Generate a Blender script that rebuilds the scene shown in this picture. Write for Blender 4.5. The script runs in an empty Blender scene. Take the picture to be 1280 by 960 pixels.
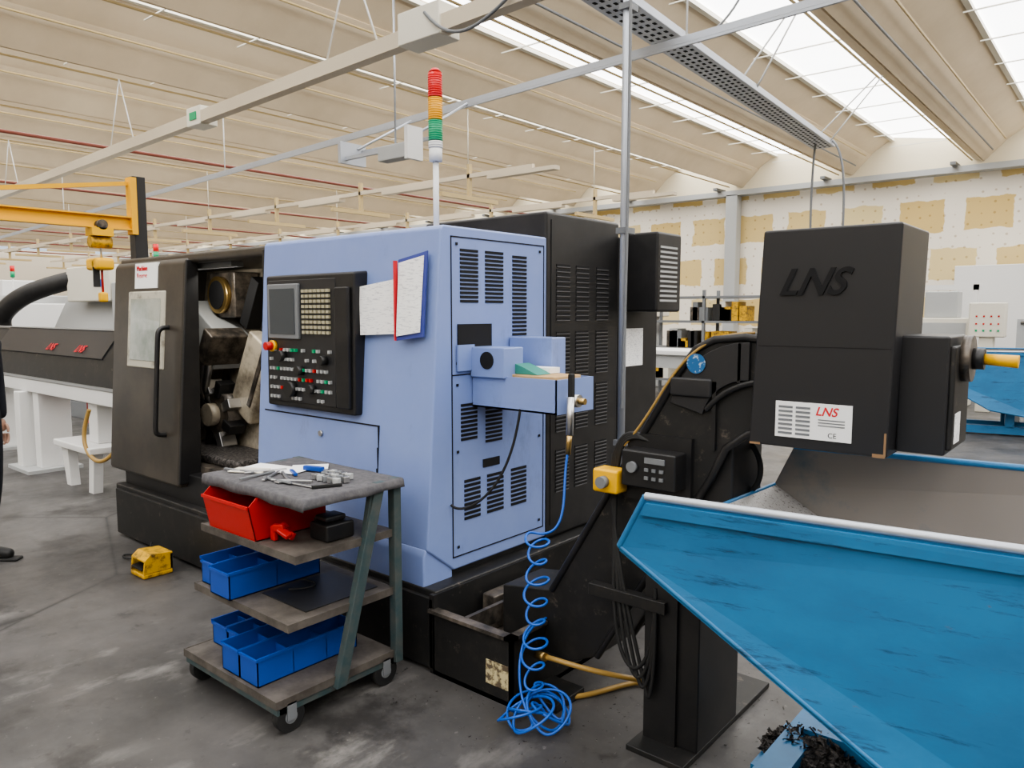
import bpy, math, random
from mathutils import Vector, Matrix
random.seed(4)
sc=bpy.context.scene
try:
    sc.view_settings.view_transform='AgX';sc.view_settings.look='AgX - Medium High Contrast'
except Exception: pass
# ---------------------------------------------------------------- materials
def mat(n,col,rough=.6,metal=0.0,c2=None,scale=6,lo=.4,hi=.65,stretch=(1,1,1),bump=0,emit=0,coat=0):
    m=bpy.data.materials.new(n);m.use_nodes=True;nt=m.node_tree;b=nt.nodes['Principled BSDF']
    b.inputs['Base Color'].default_value=(*col,1);b.inputs['Roughness'].default_value=rough;b.inputs['Metallic'].default_value=metal
    if coat:b.inputs['Coat Weight'].default_value=coat
    if emit:
        b.inputs['Emission Color'].default_value=(*col,1);b.inputs['Emission Strength'].default_value=emit
    if c2 or bump:
        tc=nt.nodes.new('ShaderNodeTexCoord');mp=nt.nodes.new('ShaderNodeMapping');mp.inputs['Scale'].default_value=stretch
        nz=nt.nodes.new('ShaderNodeTexNoise');nz.inputs['Scale'].default_value=scale;nz.inputs['Detail'].default_value=7;nz.inputs['Roughness'].default_value=.65
        nt.links.new(tc.outputs['Object'],mp.inputs['Vector']);nt.links.new(mp.outputs['Vector'],nz.inputs['Vector'])
        if c2:
            r=nt.nodes.new('ShaderNodeValToRGB');r.color_ramp.elements[0].position=lo;r.color_ramp.elements[1].position=hi
            r.color_ramp.elements[0].color=(*col,1);r.color_ramp.elements[1].color=(*c2,1)
            nt.links.new(nz.outputs['Fac'],r.inputs['Fac']);nt.links.new(r.outputs['Color'],b.inputs['Base Color'])
        if bump:
            bp=nt.nodes.new('ShaderNodeBump');bp.inputs['Strength'].default_value=bump;bp.inputs['Distance'].default_value=.01
            nt.links.new(nz.outputs['Fac'],bp.inputs['Height']);nt.links.new(bp.outputs['Normal'],b.inputs['Normal'])
    return m
def grime(m,scale,col,lo,hi,stretch=(1,1,1)):
    nt=m.node_tree;b=nt.nodes['Principled BSDF'];tc=nt.nodes.new('ShaderNodeTexCoord');mp=nt.nodes.new('ShaderNodeMapping');mp.inputs['Scale'].default_value=stretch
    nz=nt.nodes.new('ShaderNodeTexNoise');nz.inputs['Scale'].default_value=scale;nz.inputs['Detail'].default_value=10;nz.inputs['Roughness'].default_value=.75
    nt.links.new(tc.outputs['Object'],mp.inputs['Vector']);nt.links.new(mp.outputs['Vector'],nz.inputs['Vector'])
    r=nt.nodes.new('ShaderNodeValToRGB');r.color_ramp.elements[0].position=lo;r.color_ramp.elements[1].position=hi
    nt.links.new(nz.outputs['Fac'],r.inputs['Fac'])
    mx=nt.nodes.new('ShaderNodeMix');mx.data_type='RGBA';nt.links.new(r.outputs['Color'],mx.inputs[0])
    if b.inputs['Base Color'].links:nt.links.new(b.inputs['Base Color'].links[0].from_socket,mx.inputs[6])
    else:mx.inputs[6].default_value=b.inputs['Base Color'].default_value
    mx.inputs[7].default_value=(*col,1);nt.links.new(mx.outputs[2],b.inputs['Base Color']);return m
BLUE=grime(mat('periwinkle_paint',(.215,.295,.58),.36,c2=(.24,.32,.60),scale=2,coat=.2),4,(.14,.17,.28),.58,.85,(1,1,.4))
BLACK=mat('black_paint',(.013,.013,.014),.42,c2=(.023,.022,.022),scale=5)
BLACK2=grime(mat('black_worn',(.015,.015,.015),.5,c2=(.038,.033,.03),scale=9,lo=.5,hi=.8),14,(.17,.14,.11),.60,.76)
CHAR=grime(mat('charcoal_paint',(.024,.024,.026),.40),10,(.06,.05,.045),.66,.85)
DOORM=grime(mat('door_dark',(.040,.035,.029),.33,c2=(.07,.06,.048),scale=3),8,(.13,.11,.085),.64,.85)
SEAM=mat('dark_gap',(.005,.005,.006),.8)
STEEL=mat('steel',(.55,.55,.55),.3,.9)
GALV=mat('galvanised',(.48,.51,.56),.45,.6)
GREASY=mat('oily_metal',(.52,.46,.36),.42,.1,c2=(.07,.055,.04),scale=5,lo=.44,hi=.70)
DGREASE=mat('oily_dark',(.05,.045,.04),.35,.3,c2=(.2,.17,.14),scale=12)
WHITE=mat('white_paint',(.72,.72,.71),.5)
CREAM=mat('cream_paint',(.68,.65,.56),.5)
LGREY=mat('light_grey',(.40,.41,.41),.5)
MGREY=mat('mid_grey',(.18,.19,.20),.5)
PAPER=mat('paper',(.88,.88,.87),.8)
PAPER2=mat('printed_paper',(.88,.88,.87),.8,c2=(.6,.6,.62),scale=60,lo=.54,hi=.6,stretch=(.5,1,3))
RED=mat('red_plastic',(.52,.015,.012),.35)
REDP=mat('red_ink',(.65,.03,.04),.6)
YEL=mat('yellow_paint',(.80,.44,.01),.4)
YELD=mat('yellow_dirty',(.60,.34,.015),.5,c2=(.12,.07,.02),scale=22,lo=.47,hi=.66)
ORY=mat('crane_yellow',(.80,.43,.02),.45)
GRN=mat('green_lens',(.02,.35,.16),.3)
REDL=mat('red_lens',(.75,.03,.03),.3)
ORL=mat('amber_lens',(.85,.42,.02),.3)
BINB=mat('bin_blue',(.014,.075,.38),.35)
CART=mat('cart_green_grey',(.045,.075,.08),.55,c2=(.085,.095,.09),scale=14)
WOODD=mat('shelf_board',(.065,.056,.048),.6,c2=(.13,.115,.10),scale=8)
CLOTH=mat('grey_cloth',(.085,.083,.09),.95,c2=(.13,.125,.13),bump=.2,scale=30)
HOSEB=mat('hose_blue',(.012,.11,.50),.35)
HOSEY=mat('hose_amber',(.38,.24,.07),.35)
RUB=mat('rubber',(.015,.015,.015),.7)
HOPB=grime(grime(mat('hopper_blue',(.035,.195,.41),.42,c2=(.028,.14,.30),scale=2.5,lo=.42,hi=.75,stretch=(1,1,2)),13,(.022,.06,.12),.57,.68,(.25,1,2.2)),34,(.15,.12,.10),.66,.72,(.6,1,1))
HOPI=mat('hopper_inside',(.27,.24,.215),.55,.1,c2=(.10,.15,.19),scale=3,lo=.52,hi=.72)
CHIPM=mat('metal_chips',(.02,.02,.02),.5,.5,c2=(.22,.2,.19),scale=50,bump=1)
SLOPE=mat('hopper_slope',(.40,.39,.38),.5,.2,c2=(.13,.11,.10),scale=110,lo=.55,hi=.62)
BRASS=mat('brass',(.55,.38,.15),.3,.9)
SCREEN=mat('screen',(.05,.06,.07),.15)
GREENW=mat('green_part',(.05,.25,.2),.5)
PIPER=mat('red_pipe',(.20,.055,.035),.5)
PIPEY=mat('ochre_pipe',(.48,.37,.19),.5)
BEIGET=mat('beige_trunking',(.56,.49,.38),.5)
# ---------------------------------------------------------------- builders
def mesh(n,vs,fs,m,smooth=False):
    me=bpy.data.meshes.new(n);me.from_pydata([tuple(v) for v in vs],[],fs)
    if m:me.materials.append(m)
    me.validate();me.update()
    import bmesh
    bm=bmesh.new();bm.from_mesh(me);bmesh.ops.recalc_face_normals(bm,faces=bm.faces);bm.to_mesh(me);bm.free()
    if smooth:
        for p in me.polygons:p.use_smooth=True
    o=bpy.data.objects.new(n,me);sc.collection.objects.link(o);return o
def bev(o,w,s=2):
    if w:
        b=o.modifiers.new('bevel','BEVEL');b.width=w;b.segments=s;b.limit_method='ANGLE'
        for p in o.data.polygons:p.use_smooth=True
        w2=o.modifiers.new('wn','WEIGHTED_NORMAL')
    return o
def bvf(a,b,i0=0):
    x0,y0,z0=a;x1,y1,z1=b
    v=[(x,y,z) for x in(x0,x1) for y in(y0,y1) for z in(z0,z1)]
    f=[(0,1,3,2),(4,6,7,5),(0,4,5,1),(2,3,7,6),(0,2,6,4),(1,5,7,3)]
    return v,[tuple(i+i0 for i in q) for q in f]
class G:
    def __init__(s,name,loc=(0,0,0),rz=0,local=False):
        e=bpy.data.objects.new(name,None);sc.collection.objects.link(e);e.location=loc;e.rotation_euler=(0,0,rz);e.empty_display_size=.1
        s.e=e;s.off=(0,0,0) if local else tuple(-c for c in loc)
    def add(s,o):
        o.parent=s.e;o.location=Vector(o.location)+Vector(s.off);return o
    def box(s,n,a,b,m,w=0):
        v,f=bvf(a,b);return s.add(bev(mesh(n,v,f,m),w))
    def boxes(s,n,L,m):
        V=[];Fs=[]
        for a,b in L:
            v,f=bvf(a,b,len(V));V+=v;Fs+=f
        return s.add(mesh(n,V,Fs,m))
    def prism(s,n,prof,ax,a,b,m,w=0):
        def P(p,c):
            return (c,p[0],p[1]) if ax=='X' else ((p[0],c,p[1]) if ax=='Y' else (p[0],p[1],c))
        k=len(prof);V=[P(p,a) for p in prof]+[P(p,b) for p in prof]
        Fs=[tuple(range(k)),tuple(range(2*k-1,k-1,-1))]+[(i,(i+1)%k,k+(i+1)%k,k+i) for i in range(k)]
        return s.add(bev(mesh(n,V,Fs,m),w))
    def cyl(s,n,p1,p2,r,m,seg=20,r2=None):
        p1=Vector(p1);p2=Vector(p2);d=(p2-p1).normalized();r2=r if r2 is None else r2
        u=d.orthogonal().normalized();w=d.cross(u);V=[]
        for p,rr in((p1,r),(p2,r2)):
            for i in range(seg):
                a=2*math.pi*i/seg;V.append(p+u*math.cos(a)*rr+w*math.sin(a)*rr)
        Fs=[tuple(range(seg)),tuple(range(2*seg-1,seg-1,-1))]+[(i,(i+1)%seg,seg+(i+1)%seg,seg+i) for i in range(seg)]
        o=mesh(n,V,Fs,m)
        for p in o.data.polygons:
            if len(p.vertices)==4:p.use_smooth=True
        return s.add(o)
    def tube(s,n,pts,r,m,spline='NURBS'):
        cu=bpy.data.curves.new(n,'CURVE');cu.dimensions='3D';cu.bevel_depth=r;cu.bevel_resolution=3;cu.use_fill_caps=True
        sp=cu.splines.new(spline);sp.points.add(len(pts)-1)
        for q,p in zip(sp.points,pts):q.co=(*p,1)
        if spline=='NURBS':
            sp.order_u=min(4,len(pts));sp.use_endpoint_u=True;sp.resolution_u=6
        cu.materials.append(m);o=bpy.data.objects.new(n,cu);sc.collection.objects.link(o);return s.add(o)
    def sheet(s,n,V,Fs,m,t=.008):
        o=mesh(n,V,Fs,m)
        if t:
            q=o.modifiers.new('s','SOLIDIFY');q.thickness=t;q.offset=0
        return s.add(o)
    def text(s,n,t,loc,size,m,rot=(math.pi/2,0,0),shear=0,ext=.002,off=0):
        cu=bpy.data.curves.new(n,'FONT');cu.body=t;cu.size=size;cu.shear=shear;cu.extrude=ext;cu.offset=off;cu.materials.append(m)
        o=bpy.data.objects.new(n,cu);sc.collection.objects.link(o);o.location=loc;o.rotation_euler=rot;return s.add(o)
# ---------------------------------------------------------------- camera
cd=bpy.data.cameras.new('camera');c=bpy.data.objects.new('camera',cd);sc.collection.objects.link(c)
c.location=(0,0,1.6);c.rotation_euler=(math.radians(90-5.487),0,math.radians(40));cd.sensor_width=36;cd.lens=36*937/1280;cd.clip_end=200
sc.camera=c
# ---------------------------------------------------------------- room
XL,XR,YB,YF=-42.0,6.0,-8.0,17.8
fm=bpy.data.materials.new('stained_concrete');fm.use_nodes=True;nt=fm.node_tree;b=nt.nodes['Principled BSDF']
tc=nt.nodes.new('ShaderNodeTexCoord')
def noise(sca,det=6,st=(1,1,1)):
    mp=nt.nodes.new('ShaderNodeMapping');mp.inputs['Scale'].default_value=st
    n=nt.nodes.new('ShaderNodeTexNoise');n.inputs['Scale'].default_value=sca;n.inputs['Detail'].default_value=det;n.inputs['Roughness'].default_value=.65
    nt.links.new(tc.outputs['Object'],mp.inputs['Vector']);nt.links.new(mp.outputs['Vector'],n.inputs['Vector']);return n
def ramp(src,p0,p1,c0,c1):
    r=nt.nodes.new('ShaderNodeValToRGB');e=r.color_ramp.elements;e[0].position=p0;e[1].position=p1;e[0].color=(*c0,1);e[1].color=(*c1,1)
    nt.links.new(src,r.inputs['Fac']);return r
def mixc(fac,a,bcol):
    mx=nt.nodes.new('ShaderNodeMix');mx.data_type='RGBA';nt.links.new(fac,mx.inputs[0]);nt.links.new(a,mx.inputs[6]);mx.inputs[7].default_value=(*bcol,1);return mx.outputs[2]
r1=ramp(noise(.8,10).outputs['Fac'],.36,.66,(.046,.044,.043),(.125,.119,.115))
r2=ramp(noise(5,10,(1,.45,1)).outputs['Fac'],.55,.72,(0,0,0),(.8,.8,.8))
r3=ramp(noise(.45,3).outputs['Fac'],.47,.60,(0,0,0),(1,1,1))
mu=nt.nodes.new('ShaderNodeMath');mu.operation='MULTIPLY';nt.links.new(r2.outputs['Color'],mu.inputs[0]);nt.links.new(r3.outputs['Color'],mu.inputs[1])
col=mixc(mu.outputs[0],r1.outputs['Color'],(.26,.25,.235))
r4=ramp(noise(1.9,9).outputs['Fac'],.54,.64,(0,0,0),(.85,.85,.85));col=mixc(r4.outputs['Color'],col,(.030,.028,.027))
r5=ramp(noise(28,6).outputs['Fac'],.64,.70,(0,0,0),(.6,.6,.6));col=mixc(r5.outputs['Color'],col,(.18,.17,.16))
r7=ramp(noise(9,9).outputs['Fac'],.60,.70,(0,0,0),(.7,.7,.7));col=mixc(r7.outputs['Color'],col,(.028,.026,.025))
vo=nt.nodes.new('ShaderNodeTexVoronoi');vo.feature='DISTANCE_TO_EDGE';vo.inputs['Scale'].default_value=.28
nt.links.new(tc.outputs['Object'],vo.inputs['Vector']);r6=ramp(vo.outputs['Distance'],.0,.005,(1,1,1),(0,0,0));col=mixc(r6.outputs['Color'],col,(.03,.03,.03))
nt.links.new(col,b.inputs['Base Color'])
rr=ramp(noise(2,6).outputs['Fac'],.3,.7,(.3,.3,.3),(.6,.6,.6));nt.links.new(rr.outputs['Color'],b.inputs['Roughness'])
v,f=bvf((XL,YB,-.1),(XR,YF,0));mesh('floor',v,f,fm)
wm=bpy.data.materials.new('patched_plaster');wm.use_nodes=True;nt=wm.node_tree;b=nt.nodes['Principled BSDF'];b.inputs['Roughness'].default_value=.9
tc=nt.nodes.new('ShaderNodeTexCoord');mp=nt.nodes.new('ShaderNodeMapping');mp.inputs['Rotation'].default_value=(math.pi/2,0,0)
nz=nt.nodes.new('ShaderNodeTexNoise');nz.inputs['Scale'].default_value=3.5;nz.inputs['Detail'].default_value=6
nt.links.new(tc.outputs['Object'],nz.inputs['Vector'])
vm=nt.nodes.new('ShaderNodeMixRGB');vm.blend_type='ADD';vm.inputs[0].default_value=.18
nt.links.new(tc.outputs['Object'],mp.inputs['Vector']);nt.links.new(mp.outputs['Vector'],vm.inputs[1]);nt.links.new(nz.outputs['Color'],vm.inputs[2])
br=nt.nodes.new('ShaderNodeTexBrick');br.inputs['Scale'].default_value=1;br.inputs['Brick Width'].default_value=1.2;br.inputs['Row Height'].default_value=1.0;br.inputs['Mortar Size'].default_value=.19;br.inputs['Mortar Smooth'].default_value=.1
br.inputs['Color1'].default_value=(.62,.45,.17,1);br.inputs['Color2'].default_value=(.72,.60,.34,1);br.inputs['Mortar'].default_value=(.82,.77,.68,1)
nt.links.new(vm.outputs[0],br.inputs['Vector'])
dots=nt.nodes.new('ShaderNodeTexVoronoi');dots.inputs['Scale'].default_value=4.5;dots.inputs['Randomness'].default_value=.25;nt.links.new(tc.outputs['Object'],dots.inputs['Vector'])
rd=nt.nodes.new('ShaderNodeValToRGB');rd.color_ramp.elements[0].position=.09;rd.color_ramp.elements[1].position=.13;rd.color_ramp.elements[0].color=(.6,.5,.38,1);rd.color_ramp.elements[1].color=(1,1,1,1)
nt.links.new(dots.outputs['Distance'],rd.inputs['Fac'])
ml=nt.nodes.new('ShaderNodeMixRGB');ml.blend_type='MULTIPLY';ml.inputs[0].default_value=.7;nt.links.new(br.outputs['Color'],ml.inputs[1]);nt.links.new(rd.outputs['Color'],ml.inputs[2])
nt.links.new(ml.outputs[0],b.inputs['Base Color'])
v,f=bvf((XL,YF+.005,0),(XR,YF+.2,4.45));mesh('wall_far',v,f,wm)
WALLM=mat('beige_wall',(.50,.45,.37),.9)
for n,a,b2 in(('wall_left',(XL-.2,YB,0),(XL,YF,4.6)),('wall_right',(XR,YB,0),(XR+.2,YF,4.6)),('wall_rear',(XL,YB-.2,0),(XR,YB,4.6))):
    v,f=bvf(a,b2);mesh(n,v,f,WALLM)
CEIL=mat('roof_panel_beige',(.64,.54,.395),.75,c2=(.57,.475,.34),scale=.8)
GLZ=mat('skylight_glazing',(1.0,.995,.99),.5,emit=4.7)
GAB=mat('gable_plaster',(.70,.63,.48),.85)
pV=[];pF=[];gV=[];gF=[];wV=[];wF=[];mul=[]
def q(V,Fs,*ps):
    i=len(V);V+=list(ps);Fs.append(tuple(range(i,i+len(ps))))
ks=list(range(-15,5))
for k in ks:
    xr=-4.32+2.5*k
    P=[(xr,5.3),(xr+1.42,5.08),(xr+1.5,4.70),(xr+1.68,4.62),(xr+2.06,5.0),(xr+2.5,5.3)]
    for i in range(5):
        a,b2=P[i],P[i+1]
        T=(gV,gF) if i==0 else (pV,pF)
        q(*T,(a[0],YB,a[1]),(b2[0],YB,b2[1]),(b2[0],YF,b2[1]),(a[0],YF,a[1]))
    for Y in(YF+.01,YB-.01):
        q(wV,wF,*([(P[0][0],Y,4.4)]+[(p[0],Y,p[1]+.02) for p in P]+[(P[-1][0],Y,4.4)]))
    if k>-9:
        for j in range(22):
            y=YB+.3+j*1.2
            mul.append(((xr,y,5.05),(xr+1.42,y+.015,5.065)))
    mul.append(((xr-.04,YB+.02,5.22),(xr+.03,YF-.02,5.27)))
cl=mesh('ceiling',pV,pF,CEIL);cl.modifiers.new('s','SOLIDIFY').thickness=.02
mesh('window_skylights',gV,gF,GLZ)
mesh('wall_gables',wV,wF,GAB)
V=[];Fs=[]
for a,b2 in mul[:]:
    v,f=bvf(a,b2,len(V));V+=v;Fs+=f
mesh('trim_skylight_bars',V,Fs,CREAM)
g=G('trim_girder',(-8,17.6,4.4));g.box('beam',(XL+.1,17.45,4.38),(XR-.1,17.75,4.50),LGREY)
g.boxes('struts',[((-4.32+2.5*k+1.2,17.2,4.5),(-4.32+2.5*k+1.3,17.7,4.56)) for k in range(-8,4)],MGREY)
g.box('downpipe',(-7.9,17.45,0),(-7.62,17.72,4.4),LGREY)
g=G('overhead_pipes',(-10,5,4.4))
for k in range(-14,2):
    xr=-4.32+2.5*k
    g.cyl('ochre_conduit',(xr+1.56,YB+.1,4.56),(xr+1.56,YF-.5,4.56),.014,PIPEY,8)
    g.cyl('ochre_conduit',(xr+2.1,YB+.1,4.90),(xr+2.1,YF-.5,4.90),.014,PIPEY,8)
    if k<-2 and k%2==0:
        g.cyl('red_pipe',(xr+1.3,YB+.1,4.25),(xr+1.3,YF-.5,4.25),.028,PIPER,10)
    if k in(-1,0):
        g.cyl('dark_cable',(xr+1.9,YB+.1,4.72),(xr+1.9,YF-.5,4.72),.015,MGREY,8)
valley=[-2.72-2.5*i for i in range(9)]
g=G('busbar_trunking',(-8,4.3,3.7))
def along(g,n,p,q2,w,h,m):
    p=Vector(p);q2=Vector(q2);d=(q2-p);L=d.length;o=mesh(n,*bvf((0,-w/2,-h/2),(L,w/2,h/2)),m)
    o.matrix_world=Matrix.Translation(p)@d.to_track_quat('X','Z').to_matrix().to_4x4();g.add(o);return o
along(g,'duct',(-26,5.1,3.7),(0.5,3.86,3.7),.10,.12,BEIGET)
g.box('junction_box',(-4.5,4.0,3.62),(-4.05,4.22,3.86),CREAM,.01)
g.box('tap_off_box',(-8.2,4.2,3.62),(-7.9,4.4,3.82),CREAM,.01);g.box('label',(-8.12,4.19,3.68),(-7.98,4.2,3.76),GRN)
for x in valley[1::2]:
    yy=4.3+.0468*(-8.9-x)
    for e in(-.35,.35):g.cyl('chain',(x+e,yy,3.74),(x,yy,4.56),.008,WHITE,6)
g.tube('drop_cable',[(-4.2,4.0,3.8),(-3.9,3.95,3.5),(-3.5,3.95,3.55),(-3.0,4,3.9),(-2.72,4,4.5)],.012,MGREY)
g=G('cable_rail',(-8,5.6,3.6))
along(g,'rail',(-26,7,3.6),(3,4.8,3.6),.05,.05,GALV);along(g,'rail_low',(-26,6.9,3.53),(3,4.7,3.53),.02,.02,GALV)
for x in valley[::3]:
    yy=5.18-.0697*(x+1.66);g.cyl('hanger',(x,yy,3.6),(x,yy,4.56),.008,WHITE,6)
g=G('cable_tray',(-3.2,7,3.8))
p,q2=Vector((-2.85,1.5,3.8)),Vector((-3.44,10.64,3.8))
o=along(g,'tray_base',p,q2,.28,.006,GALV)
for sgn in(-1,1):
    e=Vector((sgn*.14,sgn*.008,0));along(g,'tray_side',p+e+Vector((0,0,.03)),q2+e+Vector((0,0,.03)),.006,.06,GALV)
L=[]
for j in range(90):
    t=j/90;x=p.x+(q2.x-p.x)*t;y=p.y+(q2.y-p.y)*t
    for s_ in(-.09,-.03,.03,.09):L.append(((x+s_-.013,y,3.794),(x+s_+.013,y+.04,3.7965)))
g.boxes('perforations',L,SEAM)
for y in(4.6,7.5,10.4):
    x=-2.85-.0645*(y-1.5)
    for s_ in(-.13,.13):g.cyl('chain',(x+s_,y,3.82),(-2.72+s_*.3,y,4.54),.009,WHITE,6)
g.tube('drop_cable',[(-3.44,10.6,3.85),(-3.3,10.5,3.95),(-3.05,10.4,3.6),(-3.1,10.4,2.2),(-3.1,10.4,.6),(-3.1,10.4,.02)],.015,MGREY)
g.tube('drop_cable_2',[(-3.44,10.3,3.8),(-3.5,10.3,3.2),(-3.45,10.3,2),(-3.4,10.3,.02)],.015,MGREY)
g.tube('drop_cable_3',[(-3.0,6.0,3.85),(-2.7,6.1,4.0),(-2.72,6.4,4.5)],.01,MGREY)
for nm,yy,zz in(('lighting_track',8.2,3.55),('lighting_track.001',11.5,3.6)):
    g=G(nm,(-12,yy,zz))
    g.box('rail',(-34,yy-.03,zz),(-6.5,yy+.03,zz+.06),BEIGET)
    for i in range(11):
        x=-7.72-i*2.5;g.box('hanger_bar',(x,yy-.6,zz-.32),(x+.06,yy+.6,zz-.26),PIPEY);g.box('hanger_post',(x,yy-.03,zz-.3),(x+.05,yy+.03,zz+.2),PIPEY)
        if i%3==0:g.cyl('rod',(x,yy,zz+.2),(x,yy,4.54),.008,CREAM,6)
    g.boxes('light_fittings',[((-33+i*2.3+.4,yy-.06,zz-.06),(-33+i*2.3+1.6,yy+.06,zz-.005)) for i in range(12)],BEIGET)
g=G('wall_bracket_lamp',(-5.3,4.6,3.0))
g.box('housing',(-5.35,4.5,2.94),(-4.95,4.62,3.07),LGREY,.01);g.box('side_plate',(-4.97,4.48,2.92),(-4.93,4.66,3.2),WHITE)
g.box('arm_1',(-5.9,4.55,3.03),(-5.3,4.58,3.06),GALV);g.box('arm_2',(-5.9,4.75,3.12),(-4.95,4.78,3.15),GALV);g.box('arm_end',(-5.92,4.5,3.0),(-5.88,4.8,3.2),GALV)
g.cyl('suspension',(-5.0,4.64,3.15),(-5.0,5.3,3.55),.012,GALV,8);g.cyl('suspension_2',(-5.88,4.7,3.15),(-5.88,5.4,3.55),.012,GALV,8)
g.cyl('hanging_rod',(-5.22,4.6,3.05),(-5.22,4.6,4.56),.009,GALV,8)
g=G('conduit_pole',(-2.07,3.36,0));g.cyl('pole',(-2.07,3.36,0.145),(-2.07,3.36,4.56),.02,GALV,14)
g.boxes('clamps',[((-2.1,3.33,z),(-2.04,3.42,z+.03)) for z in(.9,2.0,3.1)],MGREY)
g.tube('cord',[(-2.05,3.33,1.1),(-2.0,3.3,2.2),(-2.03,3.33,3.4),(-2.05,3.34,4.5)],.008,MGREY)
# ---------------------------------------------------------------- CNC lathe
g=G('cnc_lathe',(-3.9,3.2,0))
fy=lambda z:2.224+.068*z
g.prism('control_housing',[(fy(.53),.53),(2.43,.40),(3.13,.40),(3.13,1.985),(fy(2)+.015,1.985),(fy(2),1.97)],'X',-3.79,-2.39,BLUE,.025)
g.prism('lower_lip',[(2.245,.36),(2.43,.36),(2.43,.42),(fy(.54),.54),(2.245,.5)],'X',-3.79,-2.40,BLUE,.01)
g.box('top_cap',(-3.6,2.6,1.985),(-3.3,2.9,2.02),DGREASE,.01)
S=[]
def fseam(x0,z0,x1,z1):
    t=.003
    S.append(((min(x0,x1)-t,fy((z0+z1)/2)-.004,min(z0,z1)-t),(max(x0,x1)+t,fy((z0+z1)/2)+.02,max(z0,z1)+t)))
fseam(-3.72,1.06,-2.75,1.06)
for z in(.6,.7,.8,.9,1.0):
    fseam(-2.75,z-.05,-2.75,z+.055)
g.boxes('front_seams',S,SEAM)
sx=-2.388
S=[((sx-.01,2.42,1.935),(sx+.001,3.1,1.94)),((sx-.01,2.42,.46),(sx+.001,2.425,1.94)),((sx-.01,2.42,1.31),(sx+.001,3.1,1.315)),((sx-.01,2.42,.46),(sx+.001,3.1,.465)),((sx-.01,3.1,.46),(sx+.001,3.104,1.94))]
g.boxes('side_seams',S,SEAM)
S=[]
def vent(y0,y1,z0,z1,n):
    h=(z1-z0)/n
    for i in range(n):S.append(((sx-.01,y0,z0+i*h+h*.2),(sx+.0015,y1,z0+i*h+h*.8)))
vent(2.48,2.60,1.64,1.89,13);vent(2.65,2.78,1.64,1.89,13);vent(2.85,2.96,1.48,1.88,20)
vent(2.48,2.59,1.0,1.18,9);vent(2.65,2.77,.97,1.15,9)
for y0,y1 in((2.5,2.61),(2.66,2.78),(2.84,2.96)):vent(y0,y1,.62,.82,9)
S.append(((sx-.01,2.63,.855),(sx+.002,2.75,.895)))
g.boxes('vent_slots',S,SEAM)
g.boxes('screws',[((sx,y,z),(sx+.004,y+.012,z+.012)) for y in(2.45,3.06) for z in(.5,.95,1.26,1.36,1.9)],SEAM)
g.box('catcher_opening',(-2.40,2.46,1.33),(-2.383,2.69,1.545),SEAM)
g.box('catcher_shutter',(-2.385,2.45,1.33),(-2.375,2.56,1.45),BLUE)
g.box('chute_head',(-2.385,2.54,1.30),(-2.18,2.68,1.44),BLUE,.006);g.cyl('chute_disc',(-2.28,2.535,1.38),(-2.28,2.54,1.38),.04,SEAM)
g.box('chute_plate',(-2.385,2.82,1.30),(-2.12,2.93,1.48),BLUE,.006)
g.prism('green_part',[(-2.18,1.32),(-2.05,1.32),(-2.13,1.35),(-2.18,1.365)],'Y',2.62,2.72,GREENW);g.box('white_part',(-2.2,2.72,1.32),(-2.06,2.8,1.345),PAPER)
g.boxes('catch_tray',[((-2.385,2.557,1.16),(-1.895,2.565,1.31)),((-2.385,2.82,1.16),(-1.895,2.83,1.31)),((-1.905,2.557,1.16),(-1.893,2.83,1.31)),((-2.385,2.557,1.16),(-1.895,2.83,1.168))],BLUE)
g.box('tray_liner',(-2.2,2.6,1.295),(-1.94,2.8,1.318),mat('wood',(.5,.33,.16),.7),.004);g.box('tray_fill',(-2.38,2.57,1.2),(-1.91,2.815,1.27),LGREY)
g.cyl('air_fitting',(-1.91,2.66,1.215),(-1.85,2.66,1.215),.028,STEEL);g.cyl('air_fitting_2',(-1.86,2.66,1.215),(-1.82,2.66,1.215),.014,BRASS)
g.tube('sensor_cable',[(-2.1,2.56,1.17),(-2.12,2.55,1.0),(-2.2,2.5,.75),(-2.35,2.42,.68),(-2.38,2.4,.72)],.006,RUB)
g.box('air_gun_body',(-1.85,2.57,1.2),(-1.83,2.6,1.34),RUB,.005);g.cyl('air_gun_handle',(-1.84,2.58,1.24),(-1.83,2.56,1.08),.016,STEEL);g.cyl('air_gun_coupler',(-1.83,2.56,1.1),(-1.83,2.55,1.0),.012,BRASS)
g.prism('panel_frame',[(2.345,1.10),(2.255,1.10),(2.265,1.79),(2.36,1.80)],'X',-3.63,-2.88,BLACK,.012)
g.prism('panel_plate',[(2.26,1.13),(2.250,1.13),(2.260,1.765),(2.27,1.765)],'X',-3.60,-3.02,CHAR,.004)
g.box('screen_bezel',(-3.585,2.240,1.46),(-3.31,2.262,1.745),MGREY,.006);g.box('screen',(-3.56,2.237,1.485),(-3.335,2.241,1.72),SCREEN)
L=[]
for i in range(7):
    for j in range(9):
        L.append(((-3.28+i*.034,2.243,1.49+j*.026),(-3.28+i*.034+.022,2.256,1.49+j*.026+.015)))
g.boxes('keyboard_keys',L,mat('key_beige',(.42,.39,.27),.5))
L1=[];L2=[];L3=[]
for r_ in range(6):
    for i in range(17):
        x=-3.575+i*.032;z=1.145+r_*.05
        if random.random()<.75:
            (L1 if random.random()<.82 else L2 if random.random()<.5 else L3).append(((x,2.238,z),(x+.015,2.256,z+.016)))
g.boxes('push_buttons_white',L1,LGREY);g.boxes('push_buttons_green',L2,GRN);g.boxes('push_buttons_red',L3,RED)
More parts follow.
